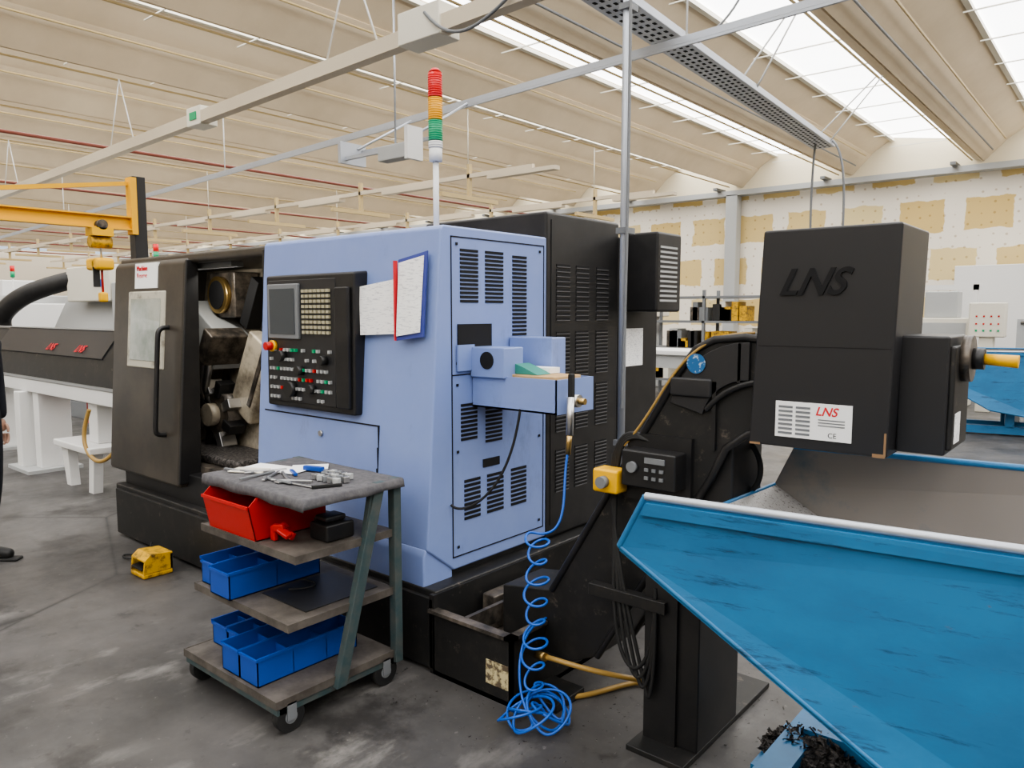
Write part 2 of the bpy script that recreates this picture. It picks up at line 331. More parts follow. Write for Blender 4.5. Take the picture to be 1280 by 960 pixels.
for x,z,r_ in((-3.46,1.37,.03),(-3.3,1.3,.024),(-3.2,1.21,.024),(-3.1,1.36,.024),(-3.38,1.2,.04)):
    g.cyl('knob',(x,2.256,z),(x,2.215,z),r_,BLACK)
g.cyl('emergency_stop',(-3.55,2.256,1.42),(-3.55,2.2,1.42),.022,RED);g.cyl('emergency_stop_ring',(-3.55,2.256,1.42),(-3.55,2.235,1.42),.03,YEL)
g.box('panel_side_pod',(-3.0,2.235,1.13),(-2.9,2.262,1.72),BLACK,.008);g.cyl('lock',(-3.2,fy(.98),.98),(-3.2,fy(.98)-.012,.98),.015,STEEL)
g.sheet('paper_notice',[(-2.885,2.30,1.72),(-2.62,2.325,1.755),(-2.61,2.31,1.50),(-2.87,2.29,1.49)],[(0,1,2,3)],PAPER2,.002)
g.sheet('clipboard_blue',[(-2.60,2.30,1.835),(-2.44,2.33,1.87),(-2.44,2.30,1.49),(-2.60,2.28,1.47)],[(0,1,2,3)],mat('blue_board',(.05,.07,.3),.4),.006)
g.sheet('clipboard_sheet',[(-2.59,2.290,1.82),(-2.455,2.32,1.85),(-2.455,2.29,1.51),(-2.59,2.27,1.49)],[(0,1,2,3)],PAPER2,.002)
g.boxes('clipboard_red_edge',[((-2.605,2.27,1.47),(-2.597,2.29,1.83))],REDP)
g.box('base_left',(-5.62,2.24,.06),(-2.32,4.3,.37),BLACK2,.01)
g.box('base_skirt',(-5.58,2.22,0.02),(-2.32,2.26,.34),BLACK2,.004)
g.box('base_band',(-5.6,2.30,.36),(-3.79,3.6,.56),BLACK,.01)
g.box('base_under_housing',(-3.8,2.30,.3),(-2.42,4.25,.5),BLACK)
g.box('roof',(-5.68,2.37,1.91),(-3.78,4.1,1.975),DOORM,.02)
g.box('end_wall',(-5.70,2.37,.4),(-5.62,4.1,1.95),DOORM,.01)
g.box('rear_body',(-5.68,3.12,.4),(-2.9,4.25,1.93),BLACK,.02)
g.prism('chamber_back',[(2.80,.55),(3.13,.55),(3.13,1.93),(3.0,1.93)],'X',-5.62,-3.8,GREASY)
g.box('chamber_floor',(-5.62,2.38,.55),(-3.8,2.95,.60),DGREASE)
g.box('chamber_right',(-3.84,2.42,.55),(-3.79,3.1,1.92),GREASY);g.box('door_frame_right',(-3.815,2.36,.5),(-3.79,2.42,1.95),BLACK,.004)
x,z=-5.02,1.72
g.box('spindle_flange',(x-.17,2.78,z-.16),(x+.17,2.97,z+.16),DGREASE,.01);g.cyl('spindle_bore_ring',(x,2.78,z),(x,2.74,z),.13,BRASS,28);g.cyl('spindle_bore',(x,2.745,z),(x,2.735,z),.10,SEAM,28)
def tilt(n,h,m,loc,ry,w=.012):
    o=g.box(n,tuple(-a for a in h),h,m,w);o.location=Vector(loc)+Vector(g.off);o.rotation_euler=(0,ry,0);return o
tilt('tool_block',(.26,.12,.13),LGREY,(-5.12,2.78,1.44),.55);tilt('tool_block_cap',(.06,.14,.12),DGREASE,(-4.93,2.72,1.36),.55)
tilt('turret_body',(.2,.1,.26),GREASY,(-5.45,2.81,1.2),.55,.02);tilt('slide_cover',(.14,.05,.30),GREASY,(-4.66,2.80,1.15),.5,.02)
tilt('slide_rail',(.02,.06,.45),DGREASE,(-4.45,2.80,1.35),.5,.005);tilt('guard_plate',(.3,.01,.5),GREASY,(-4.15,2.78,1.0),.2,0)
tilt('dark_slot',(.05,.055,.18),SEAM,(-4.70,2.85,1.66),.5,.005)
for off in(0,.07):
    g.tube('coolant_pipe',[(-5.2+off,2.72,1.36),(-5.08+off,2.64,1.32),(-5.02+off,2.64,1.22),(-5.12+off,2.64,1.1),(-5.2+off,2.70,1.0),(-5.1+off,2.70,.92)],.026,STEEL)
g.cyl('turret_disc',(-5.0,2.68,.88),(-5.0,2.88,.88),.19,DGREASE,8);g.cyl('turret_hub',(-5.0,2.62,.88),(-5.0,2.70,.88),.08,GREASY,20)
for a in range(8):
    an=a*math.pi/4+.39;o=g.box('tool_holder',(-.035,-.06,-.05),(.035,.06,.06),BLACK if a%2 else STEEL,.006);o.location=Vector((-5.0+.19*math.cos(an),2.72,.88+.19*math.sin(an)))+Vector(g.off);o.rotation_euler=(0,-an+math.pi/2,0)
g.box('chip_pile',(-5.3,2.45,.6),(-4.3,2.8,.66),CHIPM,.02)
g.box('added_fill_housing',(-5.0,2.45,1.88),(-4.3,2.53,1.91),MGREY)  # housing added only to carry the chamber fill light
ld=bpy.data.lights.new('added_fill_lamp','AREA');ld.shape='RECTANGLE';ld.size=.65;ld.size_y=.06;ld.energy=6;ld.color=(1,.96,.88)  # added fill light to brighten the chamber; skylights are the real source
lo_=bpy.data.objects.new('added_fill_light',ld);sc.collection.objects.link(lo_);lo_.location=(-4.65,2.49,1.875);lo_.rotation_euler=(math.radians(25),0,0);g.add(lo_)
dz=lambda z:2.205+.072*z
g.prism('sliding_door',[(dz(.47),.47),(2.38,.47),(2.42,1.95),(dz(1.9)+.02,1.95),(dz(1.9),1.90)],'X',-5.72,-4.66,DOORM,.03)
g.prism('door_edge_strip',[(dz(.5)-.004,.5),(2.385,.5),(2.42,1.93),(dz(1.9),1.93)],'X',-4.67,-4.645,BLACK,.006)
def slab(n,x0,x1,z0,z1,t,m,w=0,t0=0):
    return g.prism(n,[(dz(z0)-t,z0),(dz(z0)-t0+.01,z0),(dz(z1)-t0+.01,z1),(dz(z1)-t,z1)],'X',x0,x1,m,w)
slab('door_window_frame',-5.45,-4.91,1.22,1.74,.010,mat('window_gasket',(.5,.48,.40),.5,c2=(.15,.13,.1),scale=9,lo=.5,hi=.7),.01)
slab('door_window_glass',-5.40,-4.96,1.27,1.69,.014,mat('fogged_glass',(.38,.40,.36),.12,c2=(.22,.25,.21),scale=4,coat=1),.004)
slab('door_notice',-5.36,-5.03,1.76,1.93,.006,PAPER)
g.text('door_notice_text','Machine\nReserve\n244 mm',(-5.33,dz(1.88)-.008,1.88),.048,REDP)
g.tube('door_handle',[(-4.86,dz(1.5),1.5),(-4.86,dz(1.5)-.07,1.5),(-4.86,dz(1.45)-.07,1.46),(-4.86,dz(1.1)-.07,1.1),(-4.86,dz(.85)-.07,.84),(-4.86,dz(.8)-.07,.8),(-4.86,dz(.8),.8)],.016,BLACK)
g.box('electrical_cabinet',(-3.3,3.13,.38),(-2.395,3.84,2.12),BLACK,.015);g.box('cabinet_plinth',(-3.3,3.0,.02),(-2.45,4.5,.4),BLACK)
g.box('rear_cabinet',(-3.3,3.84,.38),(-2.395,4.31,2.04),BLACK,.01)
g.box('cabinet_door_seam',(-2.40,3.17,.45),(-2.392,3.175,2.08),SEAM)
S=[]
def vent2(y0,y1,z0,z1,n,sx=-2.394):
    h=(z1-z0)/n
    for i in range(n):S.append(((sx-.01,y0,z0+i*h+h*.2),(sx+.002,y1,z0+i*h+h*.75)))
CV=mat('louvre_grey',(.10,.10,.105),.4)
for y0 in(3.22,3.40,3.60):
    for z0,z1 in((.62,.86),(.95,1.2),(1.25,1.5),(1.55,1.86)):vent2(y0,y0+.12,z0,z1,12)
g.boxes('cabinet_louvres',S,SEAM)
g.boxes('cabinet_louvre_lips',[((a[0]+.008,a[1],a[2]-.003),(b_[0]+.003,b_[1],a[2]+.002)) for a,b_ in S],CV)
g.box('cooling_unit',(-2.395,3.86,1.6),(-2.15,4.15,2.06),BLACK,.015)
g.boxes('cooling_fins',[((-2.152,3.89,1.66+i*.028),(-2.146,4.09,1.672+i*.028)) for i in range(12)],LGREY)
g.box('cabinet_sheet',(-2.393,3.9,1.27),(-2.389,4.12,1.5),PAPER2)
g.box('cabinet_back_panel',(-2.5,4.31,.38),(-2.42,4.34,1.6),MGREY)
g.boxes('lower_label',[((-2.318,2.85,.22),(-2.312,3.0,.34))],YEL);g.boxes('lower_label_ink',[((-2.313,2.88,.24),(-2.309,2.97,.28)),((-2.313,2.87,.3),(-2.309,2.98,.32))],SEAM)
g.cyl('tower_base',(-3.02,2.95,1.985),(-3.02,2.95,2.03),.05,WHITE);g.cyl('tower_pole',(-3.02,2.95,2.0),(-3.02,2.95,2.42),.016,WHITE);g.cyl('tower_collar',(-3.02,2.95,2.42),(-3.02,2.95,2.49),.036,WHITE)
z=2.49
for n_,m_,h_ in(('tower_white',WHITE,.04),('tower_green',GRN,.11),('tower_amber',ORL,.12),('tower_red',REDL,.13)):
    g.cyl(n_,(-3.02,2.95,z),(-3.02,2.95,z+h_-.004),.038,m_,24)
    for j in range(int(h_/.012)):g.cyl(n_+'_rib',(-3.02,2.95,z+j*.012+.003),(-3.02,2.95,z+j*.012+.008),.0395,m_,24)
    z+=h_
g.cyl('tower_cap',(-3.02,2.95,z),(-3.02,2.95,z+.02),.036,REDL,24,.02)
g.boxes('coolant_tray',[((-2.32,2.22,.0),(-1.865,2.235,.295)),((-1.88,2.22,0),(-1.865,3.7,.295)),((-2.32,3.69,0),(-1.865,3.7,.295)),((-2.32,2.22,.0),(-1.865,3.7,.02)),((-2.34,2.22,0),(-2.31,3.7,.36))],BLACK2)
g.boxes('tray_flange',[((-2.33,2.20,.285),(-1.85,2.245,.30)),((-1.89,2.2,.285),(-1.85,3.7,.30)),((-2.15,2.24,.22),(-2.13,3.4,.30))],DGREASE)
g.box('tray_deck',(-2.31,2.236,.1),(-1.88,3.68,.14),DGREASE)
g.box('tray_block',(-2.28,2.5,.14),(-2.2,2.9,.30),DGREASE,.01)
g.box('tray_sticker',(-2.0,2.214,.07),(-1.88,2.219,.17),mat('sticker',(.6,.52,.3),.6,c2=(.12,.09,.06),scale=30,lo=.45,hi=.55));g.box('tray_foot',(-1.87,2.3,0),(-1.7,2.5,.035),BLACK2,.004)
g.boxes('levelling_feet',[((x,2.3,0),(x+.12,2.42,.05)) for x in(-5.5,-4.4,-3.4,-2.5)],MGREY)
# ---------------------------------------------------------------- chip conveyor
g=G('chip_conveyor',(-1.3,2.57,0))
prof=[(-2.1,.16),(-1.72,.16),(-1.60,.22),(-1.13,1.02),(-1.08,1.13),(-1.0,1.19),(-.90,1.20),(-.90,1.50),(-1.02,1.515),(-1.13,1.505),(-1.2,1.47),(-1.26,1.39),(-1.83,.44),(-2.1,.40)]
g.prism('conveyor_channel',prof,'Y',2.44,2.72,BLACK2,.006)
def off(pr,y,n):
    g.tube(n,[(p[0],y,p[1]) for p in pr],.014,BLACK,'POLY')
up=[(-.93,1.505),(-1.02,1.515),(-1.13,1.505),(-1.2,1.47),(-1.26,1.39),(-1.83,.44)]
lo=[(-.93,1.20),(-1.0,1.19),(-1.08,1.13),(-1.13,1.02),(-1.6,.22)]
for y in(2.44,2.72):off(up,y,'top_flange');off(lo,y,'bottom_flange')
arc=[(-1.0+.30*math.cos(a),1.20+.30*math.sin(a)) for a in [math.pi*(.5+.42*i/8) for i in range(9)]]+[(-1.0+.17*math.cos(a),1.20+.17*math.sin(a)) for a in [math.pi*(.92-.42*i/8) for i in range(9)]]
g.prism('neck_side_plate',arc,'Y',2.425,2.44,CHAR,.003)
g.tube('neck_rib',[(-.96,2.425,1.37),(-1.08,2.425,1.35),(-1.15,2.425,1.26)],.01,BLACK)
g.boxes('neck_ribs',[((-1.13,2.425,1.12),(-1.115,2.44,1.36)),((-1.04,2.425,1.36),(-1.03,2.44,1.5))],BLACK)
g.cyl('blue_sticker',(-1.19,2.424,1.42),(-1.19,2.419,1.42),.035,mat('blue_sticker',(.02,.12,.3),.5,c2=(.4,.5,.6),scale=60,lo=.55,hi=.6),24)
g.box('pivot_lug',(-1.29,2.415,1.30),(-1.13,2.44,1.37),CHAR,.01)
g.prism('head_box',[(-.985,1.165),(-.56,1.165),(-.545,1.86),(-.955,1.86)],'Y',2.40,2.75,CHAR,.008)
g.boxes('head_seams',[((-.96,2.399,1.49),(-.56,2.401,1.4915))],SEAM)
g.boxes('head_wear',[((-.60,2.3988,1.165),(-.565,2.401,1.176)),((-.98,2.3985,1.165),(-.945,2.401,1.172)),((-.569,2.3985,1.17),(-.563,2.401,1.24))],mat('rust_wear',(.28,.17,.09),.8))
g.text('embossed_logo','LNS',(-.90,2.398,1.655),.115,SEAM,shear=.45,ext=.005,off=.002)
g.box('data_label',(-.895,2.396,1.20),(-.66,2.399,1.315),PAPER);g.text('label_logo','LNS',(-.77,2.3955,1.278),.038,REDP,shear=.3,ext=.0003,off=.0008)
g.boxes('label_table',[((-.885+i%2*.055,2.3945,1.21+(i//2)*.014),(-.84+i%2*.055,2.3962,1.217+(i//2)*.014)) for i in range(14)]+[((-.76,2.3945,1.245+.009*i),(-.68,2.3962,1.248+.009*i)) for i in range(3)],MGREY)
g.text('label_mark','CE',(-.73,2.3955,1.21),.022,SEAM,ext=.0003)
g.box('drive_box',(-.56,2.49,1.175),(-.425,2.75,1.53),CHAR,.008);g.box('drive_box_cap',(-.43,2.50,1.19),(-.41,2.74,1.50),BLACK2,.008)
g.box('drive_sticker',(-.409,2.52,1.21),(-.407,2.6,1.3),PAPER2)
g.cyl('torque_disc',(-.41,2.62,1.46),(-.385,2.62,1.46),.07,DGREASE,28);g.cyl('torque_hub',(-.39,2.62,1.46),(-.355,2.62,1.46),.032,BLACK);g.cyl('yellow_handle',(-.36,2.62,1.46),(-.27,2.62,1.455),.016,YEL,16,.019)
g.box('inverter_box',(-1.44,2.34,.965),(-1.22,2.43,1.10),BLACK,.008);g.cyl('inverter_knob',(-1.39,2.34,1.04),(-1.39,2.325,1.04),.02,MGREY)
g.boxes('inverter_keys',[((-1.34+i*.03,2.334,1.0+j*.03),(-1.325+i*.03,2.341,1.012+j*.03)) for i in range(3) for j in range(2)]+[((-1.34,2.334,1.06),(-1.26,2.341,1.08))],MGREY)
g.box('inverter_bracket',(-1.46,2.42,.9),(-1.2,2.45,1.15),BLACK)
g.box('estop_box',(-1.56,2.33,.925),(-1.45,2.41,1.015),YEL,.01);g.cyl('estop_button',(-1.505,2.33,.97),(-1.505,2.30,.97),.022,MGREY);g.box('estop_arm',(-1.53,2.40,.93),(-1.48,2.45,1.0),BLACK)
g.box('terminal_housing',(-1.33,2.46,.60),(-1.06,2.72,1.17),BLACK,.01)
g.prism('leg_front_plate',[(-1.34,0.02),(-1.21,.02),(-1.21,.75),(-1.34,.75)],'Y',2.36,2.375,BLACK);g.box('leg_column',(-1.27,2.375,.02),(-1.13,2.72,.8),BLACK,.006)
g.box('foot_plate',(-1.36,2.27,0),(-1.13,3.06,.022),BLACK2,.003);g.box('cable_arm',(-1.58,2.34,.515),(-1.25,2.385,.56),BLACK2,.003)
g.tube('yellow_cable',[(-1.0,2.47,1.53),(-1.12,2.43,1.53),(-1.28,2.42,1.42),(-1.38,2.42,1.2),(-1.47,2.41,1.1)],.005,HOSEY)
for i in range(4):
    d_=i*.009
    g.tube('black_cable',[(-1.36-d_,2.43,1.12),(-1.44,2.41,1.15+d_),(-1.49-d_,2.41,1.10),(-1.51-d_,2.42,.95),(-1.48+d_,2.36,.62),(-1.45+d_*5,2.33,.36-d_*5),(-1.35+d_*2,2.33,.22-d_*3),(-1.28,2.34,.42),(-1.3,2.36,.6)],.0075,RUB)
g.tube('motor_cable',[(-1.1,2.6,1.15),(-1.02,2.62,1.12),(-1.0,2.62,1.0),(-1.06,2.62,.95)],.01,RUB)
# ---------------------------------------------------------------- air hose + amber hose
g=G('coiled_air_hose',(-1.75,2.35,0))
pts=[(-1.83,2.55,1.02),(-1.83,2.53,.95),(-1.81,2.50,.86),(-1.79,2.46,.76),(-1.80,2.42,.70),(-1.86,2.40,.68)]
N=8
for i in range(N*10):
    a=2*math.pi*i/10+3.1;u=i/(N*10);w_=.046+.014*math.sin(a*.37)
    pts.append((-1.84+.10*u+w_*math.cos(a)+.008*math.sin(a*.6),2.36-.16*u+w_*math.sin(a),.70-.60*u**1.05+.02*math.sin(a*1.0)))
for i in range(7*12):
    a=2*math.pi*i/12;k_=i/84;R_=.05+.05*abs(math.sin(4.3*k_+.5))
    pts.append((-1.70+.04*math.sin(11*k_)+R_*math.cos(a),2.17+.05*math.cos(8*k_)+R_*math.sin(a),.012+.12*abs(math.sin(a*.5+k_*4))*(1-.4*k_)))
pts+= [(-1.76,2.15,.08),(-1.82,2.2,.25),(-1.84,2.3,.33),(-1.86,2.45,.31)]
g.tube('hose',pts,.0052,HOSEB)
g=G('amber_drain_hose',(-1.6,2.5,0));g.tube('hose',[(-1.86,2.38,.17),(-1.78,2.36,.19),(-1.68,2.38,.18),(-1.56,2.46,.15),(-1.46,2.60,.10),(-1.44,2.74,.03),(-1.54,2.76,.014),(-1.62,2.64,.014),(-1.66,2.5,.014),(-1.72,2.42,.014)],.011,HOSEY)
g.cyl('brass_fitting',(-1.87,2.385,.17),(-1.80,2.36,.185),.017,BRASS)
# ---------------------------------------------------------------- tipping skips
def skip(name,M,rails=True):
    g=G(name,(0,0,0),0,True);g.e.matrix_world=M
    A=(-1.01,1.77,1.1);A2=(-1.09,1.77,.945);E=(-.10,1.85,.355);F2=(.5,1.94,.25);H_=(.82,2.0,.6);B=(.85,2.0,1.1)
    D=(-.97,2.80,1.1);D2=(-1.04,2.80,.945);E_=(-.1,2.86,.355);F_=(.45,2.9,.25);H2=(.78,2.98,.6);C=(.82,3.0,1.1)
    V=[A,A2,E,F2,H_,B,D,D2,E_,F_,H2,C]
    g.sheet('side_near',V,[(0,1,2,3,4,5)],HOPB);g.sheet('side_far',V,[(6,7,8,9,10,11)],HOPI)
    g.sheet('pouring_slope',V,[(1,7,8,2)],SLOPE);g.sheet('bottom_rear',V,[(2,8,9,3),(3,9,10,4),(4,10,11,5)],HOPI)
    V2=[(x,y,z-.012) for x,y,z in V];g.sheet('slope_underside',V2,[(1,7,8,2),(2,8,9,3)],HOPB,.004)
    g.tube('rim_near',[A,B],.011,GALV,'POLY');g.tube('rim_far',[D,C],.011,HOPB,'POLY');g.tube('rim_back',[B,C],.012,GALV,'POLY');g.tube('lip_corner',[A,A2],.009,HOPB,'POLY');g.tube('pouring_edge',[A2,D2],.008,HOPB,'POLY')
    g.tube('lower_edge',[A2,E,F2],.007,HOPB,'POLY')
    Vf=[(A[0]+.01,A[1]-.012,1.085),(B[0],B[1]-.012,1.085),(B[0],B[1]-.012,1.05),(A[0]-.01,A[1]-.012,1.05)];g.sheet('rim_flange',Vf,[(0,1,2,3)],HOPB,.01)
    g.boxes('base_rails',[((-.85,2.1,.02),(.8,2.2,.12)),((-.85,2.62,.02),(.8,2.72,.12)),((-.9,2.05,.02),(-.8,2.8,.1)),((.1,2.1,.1),(.2,2.2,.3)),((.1,2.62,.1),(.2,2.72,.3)),((.5,2.1,.1),(.6,2.2,.3)),((.5,2.62,.1),(.6,2.72,.3))],HOPB)
    g.box('rail_tray',(-.95,2.42,0.0),(-.62,2.76,.04),HOPB)
    return g
g=skip('tipping_skip',Matrix.Identity(4))
def pile(cx,cy,z0,rx,ry,h,n,seed):
    rnd=random.Random(seed);V=[];Fs=[]
    for i in range(n):
        r_=math.sqrt(rnd.random());a=rnd.random()*6.28;x=cx+rx*r_*math.cos(a);y=cy+ry*r_*math.sin(a);zt=z0+h*(1-r_*r_)*rnd.random()+.004
        d=Vector((rnd.uniform(-1,1),rnd.uniform(-1,1),rnd.uniform(-.6,.6))).normalized()*rnd.uniform(.01,.03);w=d.orthogonal().normalized()*.003
        p=Vector((x,y,zt));k_=len(V);V+=[p-d-w,p-d+w,p+w*2+Vector((0,0,.006)),p+d+w,p+d-w];Fs.append((k_,k_+1,k_+2,k_+3,k_+4))
    k_=len(V);m_=14
    for i in range(m_):
        a=6.283*i/m_;V.append(Vector((cx+rx*math.cos(a),cy+ry*math.sin(a),z0)))
    V.append(Vector((cx,cy,z0+h*.8)))
    for i in range(m_):Fs.append((k_+i,k_+(i+1)%m_,k_+m_))
    return V,Fs
V,Fs=pile(-.80,2.60,.04,.17,.16,.08,1100,1);g.sheet('swarf',V,Fs,CHIPM,0)
skip('tipping_skip.001',Matrix.Translation((-.95,9.4,0))@Matrix.Rotation(math.radians(12),4,'Z'))
rnd=random.Random(3);V=[];Fs=[]
for i in range(900):
    x=rnd.uniform(-2.6,-.6);y=rnd.uniform(1.9,3.3)
    if x<-1.9 and y>2.2:continue
    d=Vector((rnd.uniform(-1,1),rnd.uniform(-1,1),0)).normalized()*rnd.uniform(.003,.009);w=Vector((-d.y,d.x,0))*.4;p=Vector((x,y,.002));k_=len(V);V+=[p-d,p+w,p+d,p-w];Fs.append((k_,k_+1,k_+2,k_+3))
mesh('floor_swarf',V,Fs,CHIPM)
# ---------------------------------------------------------------- tool cart
g=G('tool_cart',(-2.75,1.8,0))
x0,x1=-3.1,-2.40
for n_,z,ya in(('shelf_bottom',.125,1.49),('shelf_low',.405,1.55),('shelf_mid',.66,1.59),('shelf_top',.87,1.62)):
    g.box(n_,(x0,ya,z),(x1,2.07,z+.018),WOODD);g.boxes(n_+'_angle',[((x0-.006,ya-.008,z-.012),(x1+.006,ya,z+.02)),((x0-.006,ya,z-.012),(x0,2.07,z+.02)),((x1,ya,z-.012),(x1+.006,2.07,z+.02))],WOODD)
g.boxes('base_channel',[((x0,1.49,.085),(x1,1.53,.125)),((x0,2.03,.085),(x1,2.07,.125)),((x0,1.5,.085),(x0+.04,2.07,.125)),((x1-.04,1.5,.085),(x1,2.07,.125))],CART)
for x in(x0,x1):
    g.box('post',(x-.02,2.06,.09),(x+.02,2.10,.90),CART,.003)
    g.prism('slanted_leg',[(1.96,.9),(2.01,.9),(1.79,.1),(1.74,.1)],'X',x-.004,x+.03,CART,.003)
    g.prism('slanted_leg_2',[(1.90,.68),(1.94,.88),(1.98,.88),(1.93,.66)],'X',x-.004,x+.02,CART)
for x,y in((-3.06,1.55),(-2.42,1.55),(-3.06,2.02),(-2.42,2.02)):
    g.cyl('wheel',(x-.018,y,.06),(x+.018,y,.06),.06,RUB,28);g.cyl('wheel_hub',(x-.021,y,.06),(x+.021,y,.06),.026,MGREY,20)
    g.boxes('fork',[((x-.026,y-.02,.05),(x-.022,y+.02,.12)),((x+.022,y-.02,.05),(x+.026,y+.02,.12))],MGREY)
def bin_(n,a,b,m,front=.6,t=.004,div=0):
    (X0,Y0,Z0),(X1,Y1,Z1)=a,b;h=Z1-Z0
    L=[(a,(X1,Y1,Z0+t)),((X0,Y0,Z0),(X0+t,Y1,Z1)),((X1-t,Y0,Z0),(X1,Y1,Z1)),((X0,Y1-t,Z0),(X1,Y1,Z1)),((X0,Y0,Z0),(X1,Y0+t,Z0+h*front)),
       ((X0-.005,Y0-.005,Z1-.012),(X0,Y1+.005,Z1)),((X1,Y0-.005,Z1-.012),(X1+.005,Y1+.005,Z1)),((X0,Y0-.006,Z0+h*front-.01),(X1,Y0,Z0+h*front))]
    for i in range(div):
        y=Y0+(Y1-Y0)*(i+1)/(div+1);L.append(((X0,y,Z0),(X1,y+.003,Z0+h*.8)))
    return g.boxes(n,L,m)
bin_('blue_bin',(-3.09,1.57,.424),(-2.955,1.95,.54),BINB,.85,div=2);bin_('blue_bin',(-2.945,1.53,.424),(-2.79,1.97,.54),BINB,.95,div=1)
for i,xx in enumerate((-3.07,-2.94)):bin_('blue_bin',(xx,1.60,.144),(xx+.12,1.95,.25),BINB,.9,div=2)
for i,xx in enumerate((-2.81,-2.675)):bin_('blue_bin',(xx,1.50,.144),(xx+.128,1.98,.26),BINB,.95,div=2)
def wedge_bin(n,X0,X1,Y0,Y1,Z0,Z1,m,f=.62,s=.09):
    t=.004;h=Z1-Z0;pr=[(Y0+.03,Z0),(Y1,Z0),(Y1,Z1),(Y0+s,Z1),(Y0,Z0+h*f)]
    g.prism(n+'_side',pr,'X',X0,X0+t,m);g.prism(n+'_side',pr,'X',X1-t,X1,m)
    g.prism(n+'_front',[(Y0+.03,Z0),(Y0+.034,Z0),(Y0+.004,Z0+h*f),(Y0,Z0+h*f)],'X',X0,X1,m)
    g.boxes(n,[((X0,Y0+.03,Z0),(X1,Y1,Z0+t)),((X0,Y1-t,Z0),(X1,Y1,Z1)),((X0-.006,Y0+s,Z1-.01),(X0+t,Y1,Z1)),((X1-t,Y0+s,Z1-.01),(X1+.006,Y1,Z1)),((X0,Y0-.006,Z0+h*f-.008),(X1,Y0+.004,Z0+h*f+.004))],m)
wedge_bin('red_bin',-3.04,-2.68,1.56,1.93,.679,.858,RED,.8,.04)
g.boxes('dark_sheet',[((-2.76,1.66,.424),(-2.45,2.02,.428))],CHAR);g.tube('cord_on_shelf',[(-2.7,1.75,.432),(-2.6,1.8,.44),(-2.65,1.9,.434),(-2.75,1.85,.434)],.004,RUB)
for i in range(5):
    o=g.box('red_clip',(-.016,-.010,-.03),(.016,.010,.03),RED,.005);o.location=Vector((-2.64+.018*(i%5),1.65+.03*(i%2),.71+.014*(i%3)))+Vector(g.off);o.rotation_euler=(.3*i,.7*i,.4*i)
g.box('black_case',(-2.56,1.76,.679),(-2.44,1.9,.75),BLACK,.01);g.box('black_case_lid',(-2.55,1.78,.75),(-2.47,1.88,.775),CHAR,.008);g.box('jaw_block',(-2.66,1.85,.679),(-2.6,1.95,.73),DGREASE,.006)
nx,ny=60,44;V=[];Fs=[]
from mathutils import noise as mn
xs=[x0-.014]*2+[x0-.012]+[x0-.006+(x1+.03-x0+.006)*i/nx for i in range(nx+1)]+[x1+.036,x1+.040,x1+.042]
xd=[.04,.02,.004]+[0]*(nx+1)+[.004,.02,.035]
ys=[1.598,1.598,1.601]+[1.608+(2.10-1.608)*j/ny for j in range(ny+1)]
yd=[.042,.022,.004]+[0]*(ny+1)
for j,y in enumerate(ys):
    for i,x in enumerate(xs):
        dd=max(xd[i],yd[j]);n1=mn.noise(Vector((x*6,y*6,0)))
        z=.8945+max(0,.003+.004*n1+.0015*mn.noise(Vector((x*16,y*8,3))))
        if dd>0:
            z-=dd*(1+.3*mn.noise(Vector((x*5+y*5,0,7))))
            fo=.002*math.sin((x+y)*38)*dd/.04
            V.append((x+(fo if xd[i]>0 else 0),y-(fo if yd[j]>0 else 0),z))
        else:V.append((x,y,z))
W_=len(xs)
for j in range(len(ys)-1):
    for i in range(W_-1):
        a=j*W_+i;Fs.append((a,a+1,a+W_+1,a+W_))
o=mesh('cloth',V,Fs,CLOTH,True);g.add(o);q_=o.modifiers.new('s','SOLIDIFY');q_.thickness=.003;q_.offset=0
def tool(n,x,y,L_,ang,w,m,h=.008,z=.902):
    o=g.box(n,(-L_/2,-w/2,0),(L_/2,w/2,h),m,.002);o.location=Vector((x,y,z))+Vector(g.off);o.rotation_euler=(0,0,ang);return o
tool('paper_slip',-2.93,1.85,.30,.25,.12,PAPER,.003);tool('note_pad',-2.83,1.96,.16,.9,.10,PAPER,.006);tool('rag',-2.98,1.75,.16,.5,.09,CREAM,.006)
for i in range(8):tool('wrench',-3.0+i*.05,1.71+.035*(i%3),.18,.2+i*.5,.012,STEEL if i%3 else MGREY,.008,.904)
tool('blue_screwdriver_handle',-2.76,1.93,.10,.3,.022,BINB,.02,.904);tool('screwdriver_blade',-2.67,1.96,.1,.3,.006,STEEL,.006,.906);tool('blue_key',-2.78,1.84,.1,-.4,.015,BINB,.012)
for i in range(14):tool('collet',-2.62+.036*(i%5),1.84+.045*(i//5),.026,.5*i,.026,(STEEL,LGREY,MGREY)[i%3],.024)
tool('caliper_bar',-2.6,1.73,.2,.1,.014,STEEL,.005);tool('caliper_jaw',-2.68,1.72,.03,.1,.06,STEEL,.007);tool('hex_driver',-2.46,1.78,.12,1.1,.012,RUB,.012)
